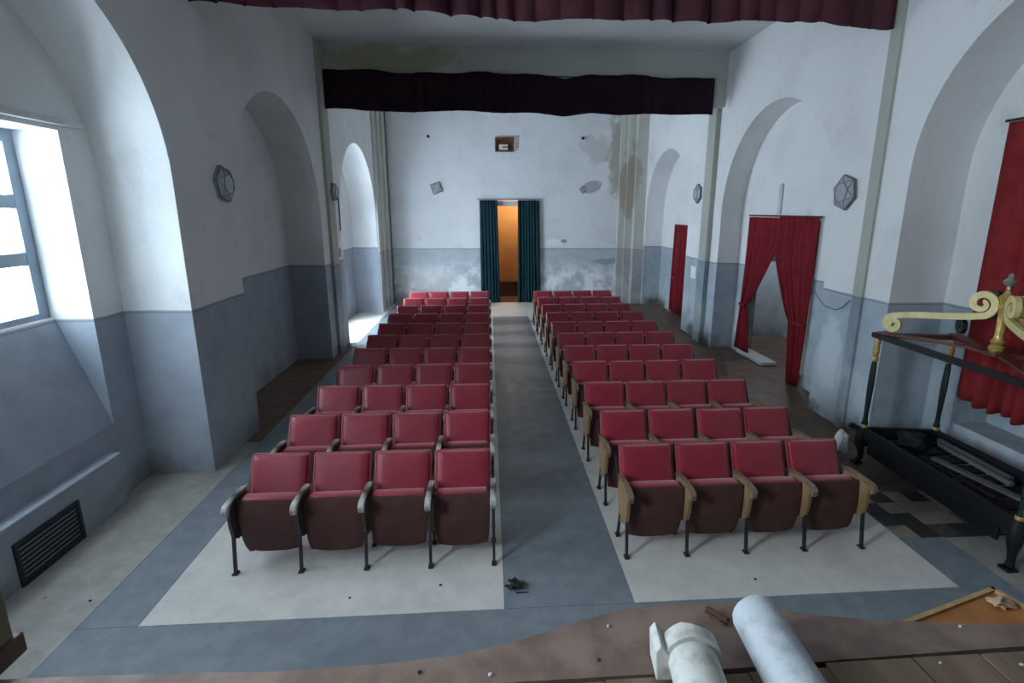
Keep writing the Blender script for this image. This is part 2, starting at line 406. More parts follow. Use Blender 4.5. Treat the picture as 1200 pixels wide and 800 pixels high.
# stage house behind the camera
struct(holed('wall_stage_left', M['stage_wall'], None, -3.7, -3.5, -5, 1.75, 0, 7, (.0, 1.25, 2.3, 4.9)))  # opening cut for the added stage window
struct(MB().box(6.1, 6.3, -5, 1.75, 0, 7).build('wall_stage_right', M['stage_wall']))
struct(MB().box(-4.6, 6.3, -5.2, -5, 0, 7).build('wall_stage_rear', M['stage_wall']))
struct(MB().box(-4.6, 6.3, -5.2, 1.6, 6.0, 6.2).build('ceiling_stage', M['stage_wall']))
b = MB(); b.box(-4.6, -3.35, 1.3, 1.6, 0, 6.1); b.box(4.4, 6.3, 1.3, 1.6, 0, 6.1); b.box(-4.6, 6.3, 1.3, 1.6, 5.5, 6.1)
struct(b.build('wall_proscenium', M['wall_left']))

# windows ------------------------------------------------------------------
def window(n, X, y0, y1, z0, z1, cols, rows, mat, dirx):
    o = struct(empty('window_%d' % n, (X, (y0+y1)/2, z0)))
    ox, oy, oz = o.location
    t = .055; fw = .12
    b = MB(); Y0, Y1, Z1 = y0-oy, y1-oy, z1-oz
    b.box(-t/2, t/2, Y0, Y0+fw, 0, Z1); b.box(-t/2, t/2, Y1-fw, Y1, 0, Z1)
    b.box(-t/2, t/2, Y0+fw, Y1-fw, 0, fw*.6); b.box(-t/2, t/2, Y0+fw, Y1-fw, Z1-fw*.9, Z1)
    b.build('window_frame', mat, o)
    iy = (Y1-Y0-2*fw)/cols; iz = (Z1-fw*1.5)/rows
    mb = .115 if n == 1 else .07
    for c in range(1, cols): MB().box(-t/2, t/2, Y0+fw+c*iy-mb/2, Y0+fw+c*iy+mb/2, fw*.6, Z1-fw*.9).build('mullion', mat, o)
    for r in range(1, rows): MB().box(-t/2+.004, t/2-.004, Y0+fw, Y1-fw, fw*.6+r*iz-mb/2, fw*.6+r*iz+mb/2).build('glazing_bar', mat, o)
    for c in range(cols):
        for r in range(rows):
            MB().box(-.003, .003, Y0+fw+c*iy, Y0+fw+(c+1)*iy, fw*.6+r*iz, fw*.6+(r+1)*iz).build('pane', M[('pane_dimmed', 'pane_far', 'pane')[n-1]], o)
    return o
window(1, -4.215, W1[0], W1[1], 1.86, W1[3], 4, 3, M['window_frame'], 1)
window(2, -4.215, W2[0], W2[1], W2[2], W2[3], 3, 4, M['window_frame'], 1)
window(3, -3.6, .0, 1.25, 2.3, 4.9, 2, 3, M['window_frame'], 1)  # added unseen window, lights stage and seats from the front left
MB().prism([(-4.26, .70), (-3.803, .70), (-3.803, .785), (-4.16, 1.875), (-4.26, 1.875)], W1[0], W1[1], 'y').build('sill', M['wall_left'], wl)
struct(MB().box(-3.86, -3.74, 2.9, 5.62, 3.60, 3.66).build('trim_9', M['white_paint'], bevel=.01))   # drip of plaster above the window head

# rooms behind the doorways
b = MB(); b.box(-1.0, 2.4, 18.9, 19.1, 0, 3.4); b.box(-1.1, -1.0, YB+.3, 19.1, 0, 3.4); b.box(2.4, 2.5, YB+.3, 19.1, 0, 3.4); b.box(-1.1, 2.5, YB+.3, 19.1, 3.4, 3.5)
struct(b.build('wall_vestibule', M['ochre']))
b = MB(); b.box(6.9, 7.1, 7.0, 12.2, 0, 3.2); b.box(5.46, 7.1, 6.9, 7.0, 0, 3.2); b.box(5.46, 7.1, 12.0, 12.2, 0, 3.2); b.box(5.46, 7.1, 6.9, 12.2, 3.1, 3.3)
struct(b.build('wall_corridor', M['corridor']))
struct(MB().box(5.14, 5.45, 9.55, 10.61, 0, .07).build('trim_11', M['white_paint'], bevel=.015))

# ------------------------------------------------------------------ stage
ST = 1.10
stage = struct(MB().box(-4.4, 6.1, -5, 1.62, .9, ST-.03).build('floor_stage', M['stage_wall']))
stage['label'] = 'worn wooden stage floor in the foreground'
edge = [(-2.75, 1.88), (-1.64, 1.865), (-.85, 1.835), (-.45, 1.845), (-.175, 1.865), (.03, 1.91), (.225, 1.97), (.40, 2.03), (.55, 2.07), (.75, 2.095), (.93, 2.10), (1.10, 2.09), (1.30, 2.04), (1.47, 1.985), (1.68, 1.945), (1.88, 1.92), (2.32, 1.87), (2.9, 1.86), (4.3, 1.86)]
poly = edge + [(4.3, 1.76), (2.4, 1.758), (1.7, 1.745), (.7, 1.722), (-2.75, 1.722)]
MB().prism(poly, ST-.045, ST, 'z').build('front_board', M['stage_board'], stage)
fas = [(x, y-.03) for x, y in edge] + [(4.3, 1.5), (-2.75, 1.5)]
MB().prism(fas, 0, ST-.045, 'z').build('fascia', M['stage_wall'], stage)
xs = [-2.75]
while xs[-1] < 4.3: xs.append(xs[-1] + random.uniform(.28, .40))
for i in range(len(xs)-1):
    x0, x1 = xs[i]+.004, xs[i+1]-.004
    back = [1.71, 1.735][x0 > 1.2]
    MB().box(x0, x1, -4.9, back + random.uniform(-.01, .0), ST-.04, ST + random.uniform(-.006, .002)).build('plank', M['stage_board2'], stage)

# drab corner post of the stage front
t = empty('stage_post', (-2.09, 1.95, ST))
MB().box(-.17, .13, -.14, .05, -.0, .34).build('shaft', M['stage_post'], t, bevel=.012)
MB().box(.06, .075, -.145, -.135, 0, .34).build('seam', M['black'], t)
MB().box(-.175, .133, -.145, .055, .34, .36).build('cap', M['stage_post'], t, bevel=.008)
MB().box(.08, .15, -.16, .07, 0, .09).build('foot_block', M['brown_wood'], t, bevel=.006)
tag(t, 'drab olive wooden post at the left end of the stage front', 'post')

# plinth ledge with a dark vent in the left window niche
t = empty('wall_ledge', (-3.75, 4.0, 0)); 
MB().box(-.08, .06, -1.4, 1.20, 0, .50).build('body', M['wall_left'], t, bevel=.01)
MB().box(-.08, .075, -1.4, 1.215, .50, .54).build('top_slab', M['wall_left'], t, bevel=.008)
tag(t, 'low plastered ledge under the left window with a vent in its face', 'ledge')
v = empty('floor_vent', (-3.685, 4.25, 0))
b = MB(); b.box(-.01, .016, -.34, -.31, .0, .37); b.box(-.01, .016, .31, .34, .0, .37); b.box(-.01, .016, -.31, .31, .345, .37); b.box(-.01, .016, -.31, .31, 0, .025)
b.build('frame', M['vent'], v)
MB().box(-.012, -.006, -.31, .31, .025, .345).build('backing', M['black'], v)
for k in range(8): MB().bar((.004, -.31, .045+k*.04), (.004, .31, .045+k*.04), .022, .006, (.6, 0, .8)).build('slat', M['vent'], v)
tag(v, 'dark green metal vent grille low in the left niche ledge', 'vent')

# ------------------------------------------------------------------ theatre seats
def cushion(wd, h, th, n=14, e=5.0):
    """puffed pad in the XZ plane, front towards -Y"""
    b = MB(); F = lambda a: (max(0, 1-abs(a)**e))**(1/2.4)
    for j in range(n+1):
        for i in range(n+1):
            u = -1+2*i/n; v2 = -1+2*j/n
            u = math.copysign(abs(u)**.75, u); v2 = math.copysign(abs(v2)**.75, v2)
            b.v.append((u*wd/2, -th*F(u)*F(v2), v2*h/2))
    for j in range(n):
        for i in range(n):
            a = j*(n+1)+i; b.f.append((a, a+1, a+n+2, a+n+1))
    s = len(b.v); b.v += [(-wd/2, .012, -h/2), (wd/2, .012, -h/2), (wd/2, .012, h/2), (-wd/2, .012, h/2)]
    b.f.append((s, s+3, s+2, s+1))
    rows_ = [[i for i in range(n+1)], [j*(n+1)+n for j in range(n+1)], [n*(n+1)+n-i for i in range(n+1)], [(n-j)*(n+1) for j in range(n+1)]]
    cs = [s, s+1, s+2, s+3]
    for k, rr in enumerate(rows_):
        b.f.append(tuple(rr[::-1]) + (cs[k], cs[(k+1) % 4]))
    return b
def round_rect(wd, h, r, n=5, rb=None):
    rb = r if rb is None else rb; P = []
    for cx, cz, a0, rr in ((wd/2-r, h/2-r, 0, r), (-wd/2+r, h/2-r, 90, r), (-wd/2+rb, -h/2+rb, 180, rb), (wd/2-rb, -h/2+rb, 270, rb)):
        for k in range(n+1):
            a = math.radians(a0+90*k/n); P.append((cx+rr*math.cos(a), cz+rr*math.sin(a)))
    return P
P_ = .525
BW = .480
me_back = cushion(BW, .42, .046, 16, 9.0).mesh('backrest', True)
loop = [Vector((x, -.004, z)) for x, z in round_rect(BW+.004, .424, .03, 3)]
me_lit_edge = MB().tube(loop + [loop[0]], .007, 5, False).mesh('lit_edge', True)
me_shell = MB().prism(round_rect(BW, .43, .03), .012, .026, 'y').mesh('back_panel', True)
# folded seat: dark board in front, cushion behind
bs_ = MB()
n = 10
for j in range(n+1):
    for i in range(n+1):
        u = -1+2*i/n; v2 = j/n
        wdt = .235*(1 - .10*(1-v2)**3) 
        z = -.250 + .475*v2
        if abs(u) > .5 and v2 < .15: z += .02*(abs(u)-.5)*2*(1-v2/.15)
        y = -.030*math.sin(PI*min(1, v2*.9+.1))*(1-.5*u*u) + .05*(1-v2)**2
        bs_.v.append((u*wdt, y, z))
for j in range(n):
    for i in range(n):
        a = j*(n+1)+i; bs_.f.append((a, a+1, a+n+2, a+n+1))
N0 = len(bs_.v)
bs_.v += [(x, y+.03, z) for x, y, z in bs_.v[:N0]]
for j in range(n):
    for i in range(n):
        a = N0+j*(n+1)+i; bs_.f.append((a, a+n+1, a+n+2, a+1))
per = [i for i in range(n+1)] + [j*(n+1)+n for j in range(1, n+1)] + [n*(n+1)+i for i in range(n-1, -1, -1)] + [j*(n+1) for j in range(n-1, 0, -1)]
for k in range(len(per)):
    a, c = per[k], per[(k+1) % len(per)]; bs_.f.append((a, a+N0, c+N0, c))
me_under = bs_.mesh('seat', True)
me_cush = MB().box(-.228, .228, .0, .125, -.15, .236).mesh('seat_cushion', True, bevel=.035, seg=3)
# end standard: armrest, side panel, two legs, upright
prof = [(-.575, .535), (-.590, .560), (-.590, .590), (-.575, .612), (-.545, .624), (-.42, .630), (-.26, .622), (-.20, .612), (-.20, .585), (-.42, .600), (-.52, .592), (-.548, .570), (-.556, .540)]
me_arm = MB().prism(prof, -.024, .024, 'x').mesh('armrest', True, bevel=.005, seg=2)
sp_ = [(-.53, .59), (-.20, .59), (-.19, .50), (-.21, .36), (-.27, .275), (-.36, .25), (-.44, .26), (-.50, .31), (-.525, .42)]
me_side = MB().prism(sp_, -.013, .013, 'x').mesh('side_panel')
me_legf = MB().bar((0, -.49, .32), (0, -.535, .012), .022, .026, (0, 1, 0)).box(-.02, .02, -.565, -.505, 0, .012).mesh('leg')
me_legr = MB().bar((0, -.28, .32), (0, -.205, .012), .022, .026, (0, 1, 0)).box(-.02, .02, -.235, -.175, 0, .012).mesh('leg')
me_upr = MB().bar((0, -.23, .40), (0, -.005, .70), .018, .03, (0, 1, 0)).mesh('upright')
me_hinge = MB().tube([(-.02, -.34, .24), (.02, -.34, .24)], .02, 10).mesh('hinge', True)
me_arm_d = me_arm.copy(); me_side_d = me_side.copy()
def standard(seat, x, dark):
    for nm, me, mt in (('armrest', me_arm_d if dark else me_arm, M['armrest_dark'] if dark else M['armrest']), ('side_panel', me_side_d if dark else me_side, M['side_dark'] if dark else M['side_wood']), ('leg', me_legf, M['iron']), ('leg', me_legr, M['iron']), ('upright', me_upr, M['iron']), ('hinge', me_hinge, M['silver'])):
        o = put(nm, me, mt, seat); o.location = (x, 0, 0)
BACK_TILT = math.radians(24)
def make_seat(last, dark):
    s = empty('theatre_seat')
    bk = put('backrest', me_back, M['vinyl'], s); bk.location = (0, -.105, .615); bk.rotation_euler = (-BACK_TILT, 0, 0)
    pp = put('lit_edge', me_lit_edge, M['lit_edge'], bk)
    sh = put('back_panel', me_shell, M['seat_under'], bk)
    se = put('seat', me_under, M['seat_under'], s); se.location = (0, -.435, .36); se.rotation_euler = (math.radians(-4), 0, 0)
    cu = put('seat_cushion', me_cush, M['vinyl'], se); cu.location = (0, .022, .0)
    standard(s, -P_/2, dark)
    if last: standard(s, P_/2, dark)
    return s
row_words = ['front', 'second', 'third', 'fourth', 'fifth', 'sixth', 'seventh', 'eighth', 'ninth', 'tenth', 'rearmost']
YROW_L = [4.50, 5.44, 6.37, 7.28, 8.19, 9.12, 10.08, 11.06, 12.06, 13.07, 14.09]
YROW_R = [4.50, 5.35, 6.33, 7.28, 8.20, 9.11, 10.07, 11.06, 12.06, 13.07, 14.09]
proto = {}
for blk, x0, ys in (('left', -2.095, YROW_L), ('right', 1.135, YROW_R)):
    for r, y in enumerate(ys):
        for c in range(4):
            last = c == 3
            key = (last, blk == 'left')
            if key in proto: s = copy_tree(proto[key])
            else: s = proto[key] = make_seat(*key)
            s.location = (x0 + P_*(c+.5), y + random.uniform(-.012, .012), 0)
            for ch in s.children:
                if ch.name.startswith('seat'): ch.rotation_euler = (math.radians(-4 + random.uniform(-2.5, 2.5)), 0, random.uniform(-.012, .012))
            k = (3-c) if blk == 'left' else c
            pos = ['on the aisle', 'second from the aisle', 'third from the aisle', 'farthest from the aisle'][k]
            tag(s, 'red vinyl tip-up theatre seat %s, %s row of the %s block' % (pos, row_words[r], blk), 'theatre seat', 'tip-up seats in the %s block' % blk)

# ------------------------------------------------------------------ curtains
def sheet(name, mat, fn, nu, nv, parent=None, th=.006):
    b = MB()
    for j in range(nv+1):
        for i in range(nu+1): b.v.append(tuple(fn(i/nu, j/nv)))
    for j in range(nv):
        for i in range(nu):
            a = j*(nu+1)+i; b.f.append((a, a+1, a+nu+2, a+nu+1))
    o = b.build(name, mat, parent, smooth=False)
    for p in o.data.polygons: p.use_smooth = True
    md = o.modifiers.new('thickness', 'SOLIDIFY'); md.thickness = th; md.offset = 0
    return o
rng = random.Random(3)
def pleats(nw, seed):
    rg = random.Random(seed); ph = []; a = 0
    for k in range(nw): ph.append((a, rg.uniform(.5, 1.3))); a += rg.uniform(.6, 1.4)
    tot = a; ed = [p[0]/tot for p in ph] + [1.0]
    def f(u):
        for k in range(nw):
            if u <= ed[k+1] or k == nw-1:
                q = (u-ed[k])/(ed[k+1]-ed[k]); return ph[k][1]*math.sin(PI*q)**.8*1.6 - .6, k
        return 0, 0
    return f
# near valance
t = empty('stage_valance', (.78, 6.62, 4.95))
pl = pleats(27, 11)
sag = lambda u: .05*math.sin(u*9.0+.4) + .035*math.sin(u*23+1.) + .02*math.sin(u*51)
def fn(u, v):
    d, k = pl(u)
    amp = (.045+.07*(.5+.5*math.sin(u*17+2)))*(.35+.65*v)*(1.0 if u < .72 else .5)
    zb = .025 + sag(u)*.5 - .02*max(0, d)*v - .03*u
    return (-3.95 + 7.9*u, -amp*d, 1.0 + (zb-1.0)*v)
sheet('cloth', M['valance_near'], fn, 520, 14, t)
MB().tube([(-3.93, .03, .985), (3.93, .03, .985)], .018, 8).build('rod', M['iron'], t)
tag(t, 'wine red pleated valance hanging across the top of the view', 'valance')
# far valance
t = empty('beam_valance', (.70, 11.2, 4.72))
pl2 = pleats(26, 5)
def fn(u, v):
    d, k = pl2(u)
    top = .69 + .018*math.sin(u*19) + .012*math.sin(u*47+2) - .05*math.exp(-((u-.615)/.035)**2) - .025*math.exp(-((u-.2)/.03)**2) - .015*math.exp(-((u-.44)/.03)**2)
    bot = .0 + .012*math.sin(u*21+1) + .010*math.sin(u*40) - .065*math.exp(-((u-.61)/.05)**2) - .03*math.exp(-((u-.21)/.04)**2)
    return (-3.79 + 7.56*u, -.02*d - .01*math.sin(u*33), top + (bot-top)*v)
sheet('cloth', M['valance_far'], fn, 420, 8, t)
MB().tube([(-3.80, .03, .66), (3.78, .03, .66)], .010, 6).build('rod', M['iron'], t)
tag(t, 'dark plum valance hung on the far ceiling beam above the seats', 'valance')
# teal curtains at the back door
def drape(name, mat, axis, P0, fn_edges, z1, z0, folds, amp, seed, nrm, parent=None, nu=120, nv=24):
    pl3 = pleats(folds, seed)
    def f(u, v):
        z = z1 + (z0-z1)*v; a, c = fn_edges(z)
        d, k = pl3(u); s = a + (c-a)*u
        off = nrm*amp*d*min(1, .3+.7*v+.2)
        return (s, P0+off, z) if axis == 'x' else (P0+off, s, z)
    return sheet(name, mat, f, nu, nv, parent)
t = empty('door_curtain', (0, 0, 0)); t.location = (0.02, YB-.08, 0)
def rel(o, t_):                                        # keep world placement under the empty
    for v in o.data.vertices: v.co -= t_.location
c = drape('cloth', M['teal_cloth'], 'x', YB-.10, lambda z: (-.27, .33-.02*z), 3.17, .02, 6, .05, 21, -1); rel(c, t); c.parent = t
tag(t, 'dark teal curtain on the left side of the back doorway', 'curtain', 'teal back door curtains')
t2 = empty('door_curtain', (1.27, YB-.08, 0))
c = drape('cloth', M['teal_cloth'], 'x', YB-.10, lambda z: (.90, 1.62-.02*z), 3.17, .02, 7, .05, 22, -1); rel(c, t2); c.parent = t2
tag(t2, 'dark teal curtain on the right side of the back doorway', 'curtain', 'teal back door curtains')
t = empty('curtain_rail', (.66, YB-.10, 3.20))
MB().tube([(-1.0, 0, 0), (1.0, 0, 0)], .016, 8).build('rod', M['lamp_metal'], t)
for sx in (-1, 1): MB().box(sx*.95-.012, sx*.95+.012, 0, .10, -.012, .012).build('bracket', M['lamp_metal'], t)
tag(t, 'grey rail carrying the teal curtains over the back doorway', 'curtain rail')
# right niche door, two red curtains tied back
t = empty('door_curtain', (5.12, 10.4, 0))
def ed(z):
    if z > 1.03:
        q = (z-1.03)/(2.76-1.03); return (10.42-1.02*min(1, q*1.35)**.8, 10.60+.02*q)
    q = (1.03-z)/.93; return (10.42-.28*q**.6, 10.60+.13*q)
c = drape('cloth', M['red_cloth'], 'y', 5.15, ed, 2.76, .10, 7, .035, 31, -1, nu=130, nv=40); rel(c, t); c.parent = t
MB().box(-.02, .01, .0, .23, 1.00, 1.06).build('tieback', M['red_cloth'], t, bevel=.01)
tag(t, 'red curtain tied to the far side of the right niche doorway', 'curtain', 'red doorway curtains')
t = empty('door_curtain', (5.12, 8.5, 0))
def ed(z):
    if z > 1.05:
        q = (z-1.05)/(2.76-1.05); return (8.26, 8.74+.68*min(1, q*1.7)**.8)
    q = (1.05-z)/1.05; return (8.26+.05*q, 8.74-.16*q)
c = drape('cloth', M['red_cloth'], 'y', 5.13, ed, 2.78, .0, 8, .035, 32, -1, nu=130, nv=40); rel(c, t); c.parent = t
MB().box(-.03, .02, -.22, .22, 1.03, 1.08).build('tieback', M['red_cloth'], t, bevel=.01)
tag(t, 'red curtain hanging on the near side of the right niche doorway', 'curtain', 'red doorway curtains')
t = empty('curtain_rail', (5.16, 9.43, 2.79))
MB().tube([(0, -1.2, 0), (0, 1.2, 0)], .014, 8).build('rod', M['brown_wood'], t)
tag(t, 'thin rod above the pair of red doorway curtains in the right niche', 'curtain rail')
# far right niche curtain
t = empty('door_curtain', (5.24, 14.8, 0))
c = drape('cloth', M['red_cloth'], 'y', 5.27, lambda z: (14.18+.02*z, 15.28), 2.50, .06, 8, .04, 33, -1); rel(c, t); c.parent = t
tag(t, 'narrow red curtain over the doorway in the far right niche', 'curtain')
# curtain over the near right window
t = empty('window_curtain', (5.42, 4.6, 0))
pl4 = pleats(11, 41)
def fn(u, v):
    d, k = pl4(u); z = 3.78 + (.78-3.78)*v - .03*max(0, d)*v
    return (5.42 - .055*d*(.4+.6*v) - 5.42, 3.55 + 2.08*u - 4.6, z)
sheet('cloth', M['red_window_cloth'], fn, 200, 24, t)
MB().tube([(0, -1.1, 3.80), (0, 1.06, 3.80)], .014, 8).build('rod', M['iron'], t)
tag(t, 'long red curtain covering the tall window in the near right niche', 'curtain')

# ------------------------------------------------------------------ doors behind curtains
def door(n, x, y, wdt, h, mat, rz):
    d = struct(empty('door_%d' % n, (x, y, 0), rz))
    MB().box(0, wdt, -.02, .02, .01, h).build('leaf', mat, d)
    for z0, z1 in ((.15, .95), (1.1, h-.15)): MB().box(.1, wdt-.1, -.028, .028, z0, z1).build('panel', mat, d, bevel=.008)
    MB().tube([(wdt-.06, -.07, 1.0), (wdt-.06, .07, 1.0)], .012, 8).build('handle', M['silver'], d)
    return d
door(1, 5.52, 8.42, 1.08, 2.72, M['ivory'], math.radians(83))
door(2, 5.29, 14.2, 1.0, 2.45, M['brown_wood'], PI/2)
# vestibule: white transom, dark low cabinet
struct(MB().box(DX0, DX1, YB+.08, YB+.16, 3.00, 3.14).build('trim_10', M['white_paint']))
t = empty('low_cabinet', (.62, 18.62, 0))
MB().box(-.42, .42, -.20, .20, 0, .46).build('body', M['brown_wood'], t, bevel=.01)
MB().box(-.45, .45, -.23, .22, .46, .50).build('top', M['brown_wood'], t, bevel=.008)
tag(t, 'dark brown low cabinet beyond the teal curtained doorway', 'cabinet')
def room_light(name, loc, col, power, r=.06):
    l = bpy.data.lights.new(name, 'POINT'); l.color = col; l.energy = power; l.shadow_soft_size = r
    o = bpy.data.objects.new(name, l); COL.objects.link(o); o.location = loc; return o
room_light('vestibule_fill_light', (.9, 18.0, 3.1), (1, .86, .68), 30)  # added fill light that brightens the vestibule, no fixture
room_light('corridor_fill_light', (6.2, 11.2, 2.9), (.85, .93, 1), 22)  # added fill light that brightens the side corridor, no fixture

# ------------------------------------------------------------------ wall lamps
def lamp(loc, axis, label, tilt, R=.21, style='hex'):
    """axis: outward direction of the wall face as rotation about Z of a lamp that faces -Y"""
    t = empty('wall_lamp', loc, axis)
    n = 6 if style == 'hex' else 4
    rot = Matrix.Rotation(tilt, 4, 'Y')
    def ring(r, y, k0=0.): return [rot @ Vector((r*math.cos(2*PI*(k+k0)/n), y, r*math.sin(2*PI*(k+k0)/n))) for k in range(n)]
    b = MB(); A = ring(R, -.0); B = ring(R, -.018); b.add(A+B, [tuple(range(n)), tuple(range(2*n-1, n-1, -1))]+[(i, (i+1) % n, (i+1) % n+n, i+n) for i in range(n)])
    b.build('back_plate', M['lamp_metal'], t)
    b = MB(); A = ring(R*.95, -.018); B = ring(R*.93, -.05); C_ = ring(R*.55, -.085, .5)
    fs = [(i, (i+1) % n, (i+1) % n+n, i+n) for i in range(n)]
    fs += [(n+i, n+(i+1) % n, 2*n+i) for i in range(n)] + [(2*n+i, n+(i+1) % n, 2*n+(i+1) % n) for i in range(n)] + [tuple(range(2*n, 3*n)), tuple(range(n))[::-1]]
    b.add(A+B+C_, fs); g = b.build('glass_shade', M['lamp_glass'], t)
    b = MB(); Q = ring(R*.96, -.036); b.tube(Q+[Q[0]], .010, 6, False); b.build('rim', M['came'], t)
    b = MB(); Q = ring(R*.56, -.086, .5); b.tube(Q+[Q[0]], .006, 6, False); b.build('front_rim', M['came'], t)
    Bv, Cv = ring(R*.93, -.052), ring(R*.55, -.087, .5)
    for k in range(n):
        MB().tube([Bv[k], Cv[k]], .004, 5).build('came', M['came'], t); MB().tube([Bv[(k+1) % n], Cv[k]], .004, 5).build('came', M['came'], t)
    tag(t, label, 'wall lamp', 'faceted glass wall lamps')
    return t
lamp((XR, 7.12, 3.12), -PI/2, 'faceted glass wall lamp beside the near right red doorway', .3, .24)
lamp((XL, 6.82, 3.17), PI/2, 'faceted glass wall lamp on the left pier by the bright window', .2, .22)
lamp((XR, 12.35, 3.25), -PI/2, 'small faceted wall lamp between the two right niches', .5, .22)
lamp((XL+.06, 11.25, 3.22), PI/2, 'small dark wall lamp on the far left pier', .0, .19)
lamp((-1.56, YB, 3.52), 0, 'square diamond wall lamp left of the back doorway', .45, .22, 'sq')
t = lamp((2.92, YB, 3.50), 0, 'damaged wall lamp with loosened glass right of the back doorway', .2, .13, 'sq')
b = MB(); pts = []
for k in range(12):
    a = 2*PI*k/12; pts.append((.27*math.cos(a)+.23, .17*math.sin(a)+.07+.06*math.cos(a)))
tag(MB().box(XL-.02, XL+.015, 11.80, 11.835, 2.45, 3.15).build('wall_dark_strip', M['black']), 'short dark vertical strip beside the small lamp on the far left pier', 'dark_strip')  # thin black strip set on the pier face
b.prism(pts, -.05, -.004, 'y').build('loose_disc', M['lamp_glass'], t, bevel=.008)
for x, z in ((-1.75, 4.99), (2.87, 4.99)):
    t = empty('wall_stud', (x, YB, z))
    MB().tube([(0, 0, 0), (0, -.05, 0)], .045, 10).build('cap', M['black'], t); MB().tube([(0, -.05, 0), (0, -.08, 0)], .02, 8).build('pin', M['black'], t)
    tag(t, 'tiny black wall fitting high %s of the rusty box' % ('left' if x < 0 else 'right'), 'wall fitting', 'black wall fittings')
# rusty opening above the door
t = empty('wall_box', (.50, YB, 4.78))
b = MB(); b.box(-.28, -.23, -.10, 0, -.2, .2); b.box(.23, .28, -.10, 0, -.2, .2); b.box(-.23, .23, -.10, 0, .14, .2); b.box(-.23, .23, -.10, 0, -.2, -.16); b.box(-.23, .23, -.012, 0, -.16, .14)
b.build('frame', M['rust'], t)
MB().box(-.16, .10, -.075, -.02, -.15, .0).build('panel', M['paper'], t, bevel=.006)
MB().box(-.05, .09, -.079, -.074, -.09, -.05).build('plate', M['rust'], t)
MB().box(.11, .19, -.08, -.02, -.15, -.02).build('block', M['black'], t, bevel=.006)
MB().box(.285, .30, -.11, 0, -.18, .2).build('side_strip', M['white_paint'], t)
tag(t, 'rusty brown open box with a pale panel above the back doorway', 'wall box')

# small fittings on the right wall
t = tag(MB().box(XR-.012, XR-.002, 12.16, 12.46, 1.34, 1.62).build('paper_notice', M['paper']), 'white paper sheet stuck on the blue dado of the right far pier', 'notice')
t = tag(MB().box(5.165, 5.198, 9.52, 9.62, 2.82, 3.35).build('wire_trunking', M['white_paint'], bevel=.006), 'short white vertical trunking above the red doorway curtains', 'trunking')
t = tag(MB().box(5.22, 5.298, 13.92, 13.98, 2.30, 3.0).build('wire_trunking', M['white_paint'], bevel=.006), 'thin white vertical trunking beside the far right red curtain', 'trunking')
pts = [(XR-.015, 7.62, 1.86), (XR-.02, 7.5, 1.72), (XR-.02, 7.35, 1.62), (XR-.02, 7.25, 1.57), (XR-.02, 7.0, 1.56), (XR-.02, 6.85, 1.62), (XR-.02, 6.72, 1.74)]
tag(MB().tube(pts, .006, 6).build('drooping_cable', M['cable'], smooth=True), 'thin dark cable sagging across the right pier under the lamp', 'cable')
t = tag(MB().box(XL, XL+.06, 11.52, 11.62, 1.92, 2.10).build('junction_box', M['white_paint'], bevel=.01), 'small white box on the far left pier above the dado', 'box')

# ------------------------------------------------------------------ processional bier at the right
BX, BY = 4.68, 4.56
bier = empty('processional_bier', (BX, BY, 0))
tag(bier, 'black and gilt four-post processional bier standing before the right window', 'bier')
def L(x, y, z): return (x-BX, y-BY, z)
corners = {'nl': (4.27, 3.62), 'nr': (5.06, 3.55), 'fl': (4.31, 5.55), 'fr': (5.08, 5.42)}
for k, (x, y) in corners.items():
    c = L(x, y, 0)
    post = MB().lathe([(.030, .46), (.036, .50), (.026, .53), (.024, .62), (.034, .95), (.030, 1.18), (.020, 1.28), (.020, 1.50)], c, 12).build('post', M['green_black'], bier, smooth=True)
    MB().lathe([(.020, .44), (.034, .45), (.036, .475), (.030, .50), (.022, .51)], c, 12).build('gilt_base', M['gold'], post, smooth=True)
    MB().lathe([(.022, 1.24), (.034, 1.26), (.036, 1.285), (.026, 1.30), (.030, 1.33), (.035, 1.38), (.028, 1.42), (.034, 1.45), (.036, 1.48), (.026, 1.51)], c, 12).build('gilt_collar', M['copper'], post, smooth=True)
    # cabriole foot
    sx = -1 if 'l' in k[1] else 1; sy = -1 if k[0] == 'n' else 1
    q = [(x-BX, y-BY, .44), (x-BX+.015*sx, y-BY+.01*sy, .34), (x-BX+.02*sx, y-BY+.02*sy, .25), (x-BX-.005*sx, y-BY, .15), (x-BX-.01*sx, y-BY, .07), (x-BX+.02*sx, y-BY+.015*sy, .025)]
    leg = MB().tube(q, [.05, .06, .055, .035, .03, .035], 10).build('leg', M['black_lacquer'], bier, smooth=True)
    MB().box(x-BX-.05+.02*sx, x-BX+.05+.02*sx, y-BY-.05+.015*sy, y-BY+.05+.015*sy, 0, .022).build('foot', M['black_lacquer'], leg, bevel=.006)
def rail(name, a, b_, z, h, wd, mat): return MB().bar(L(*a, z), L(*b_, z), wd, h).build(name, mat, bier, bevel=.006)
C = corners
rail('side_rail', C['nl'], C['fl'], .38, .14, .05, M['black_lacquer']); rail('side_rail', C['nr'], C['fr'], .38, .14, .05, M['black_lacquer'])
rail('end_rail', C['fl'], C['fr'], .38, .14, .05, M['black_lacquer']); rail('end_rail', C['nl'], C['nr'], .38, .14, .05, M['black_lacquer'])
rail('carved_apron', (4.33, 5.60), (5.06, 5.47), .26, .14, .03, M['black_lacquer'])
rail('carved_apron', (4.26, 3.75), (4.30, 5.42), .25, .15, .03, M['black_lacquer'])
for k in range(9):
    y = 3.70 + k*.215
    MB().box(4.30-BX, 5.05-BX, y-BY, y+.15-BY, .345, .37).build('slat', M['black_lacquer'], bier)
MB().bar(L(4.18, 5.62, .46), L(4.34, 5.55, .38), .04, .06).build('corner_scroll', M['black_lacquer'], bier, bevel=.008)
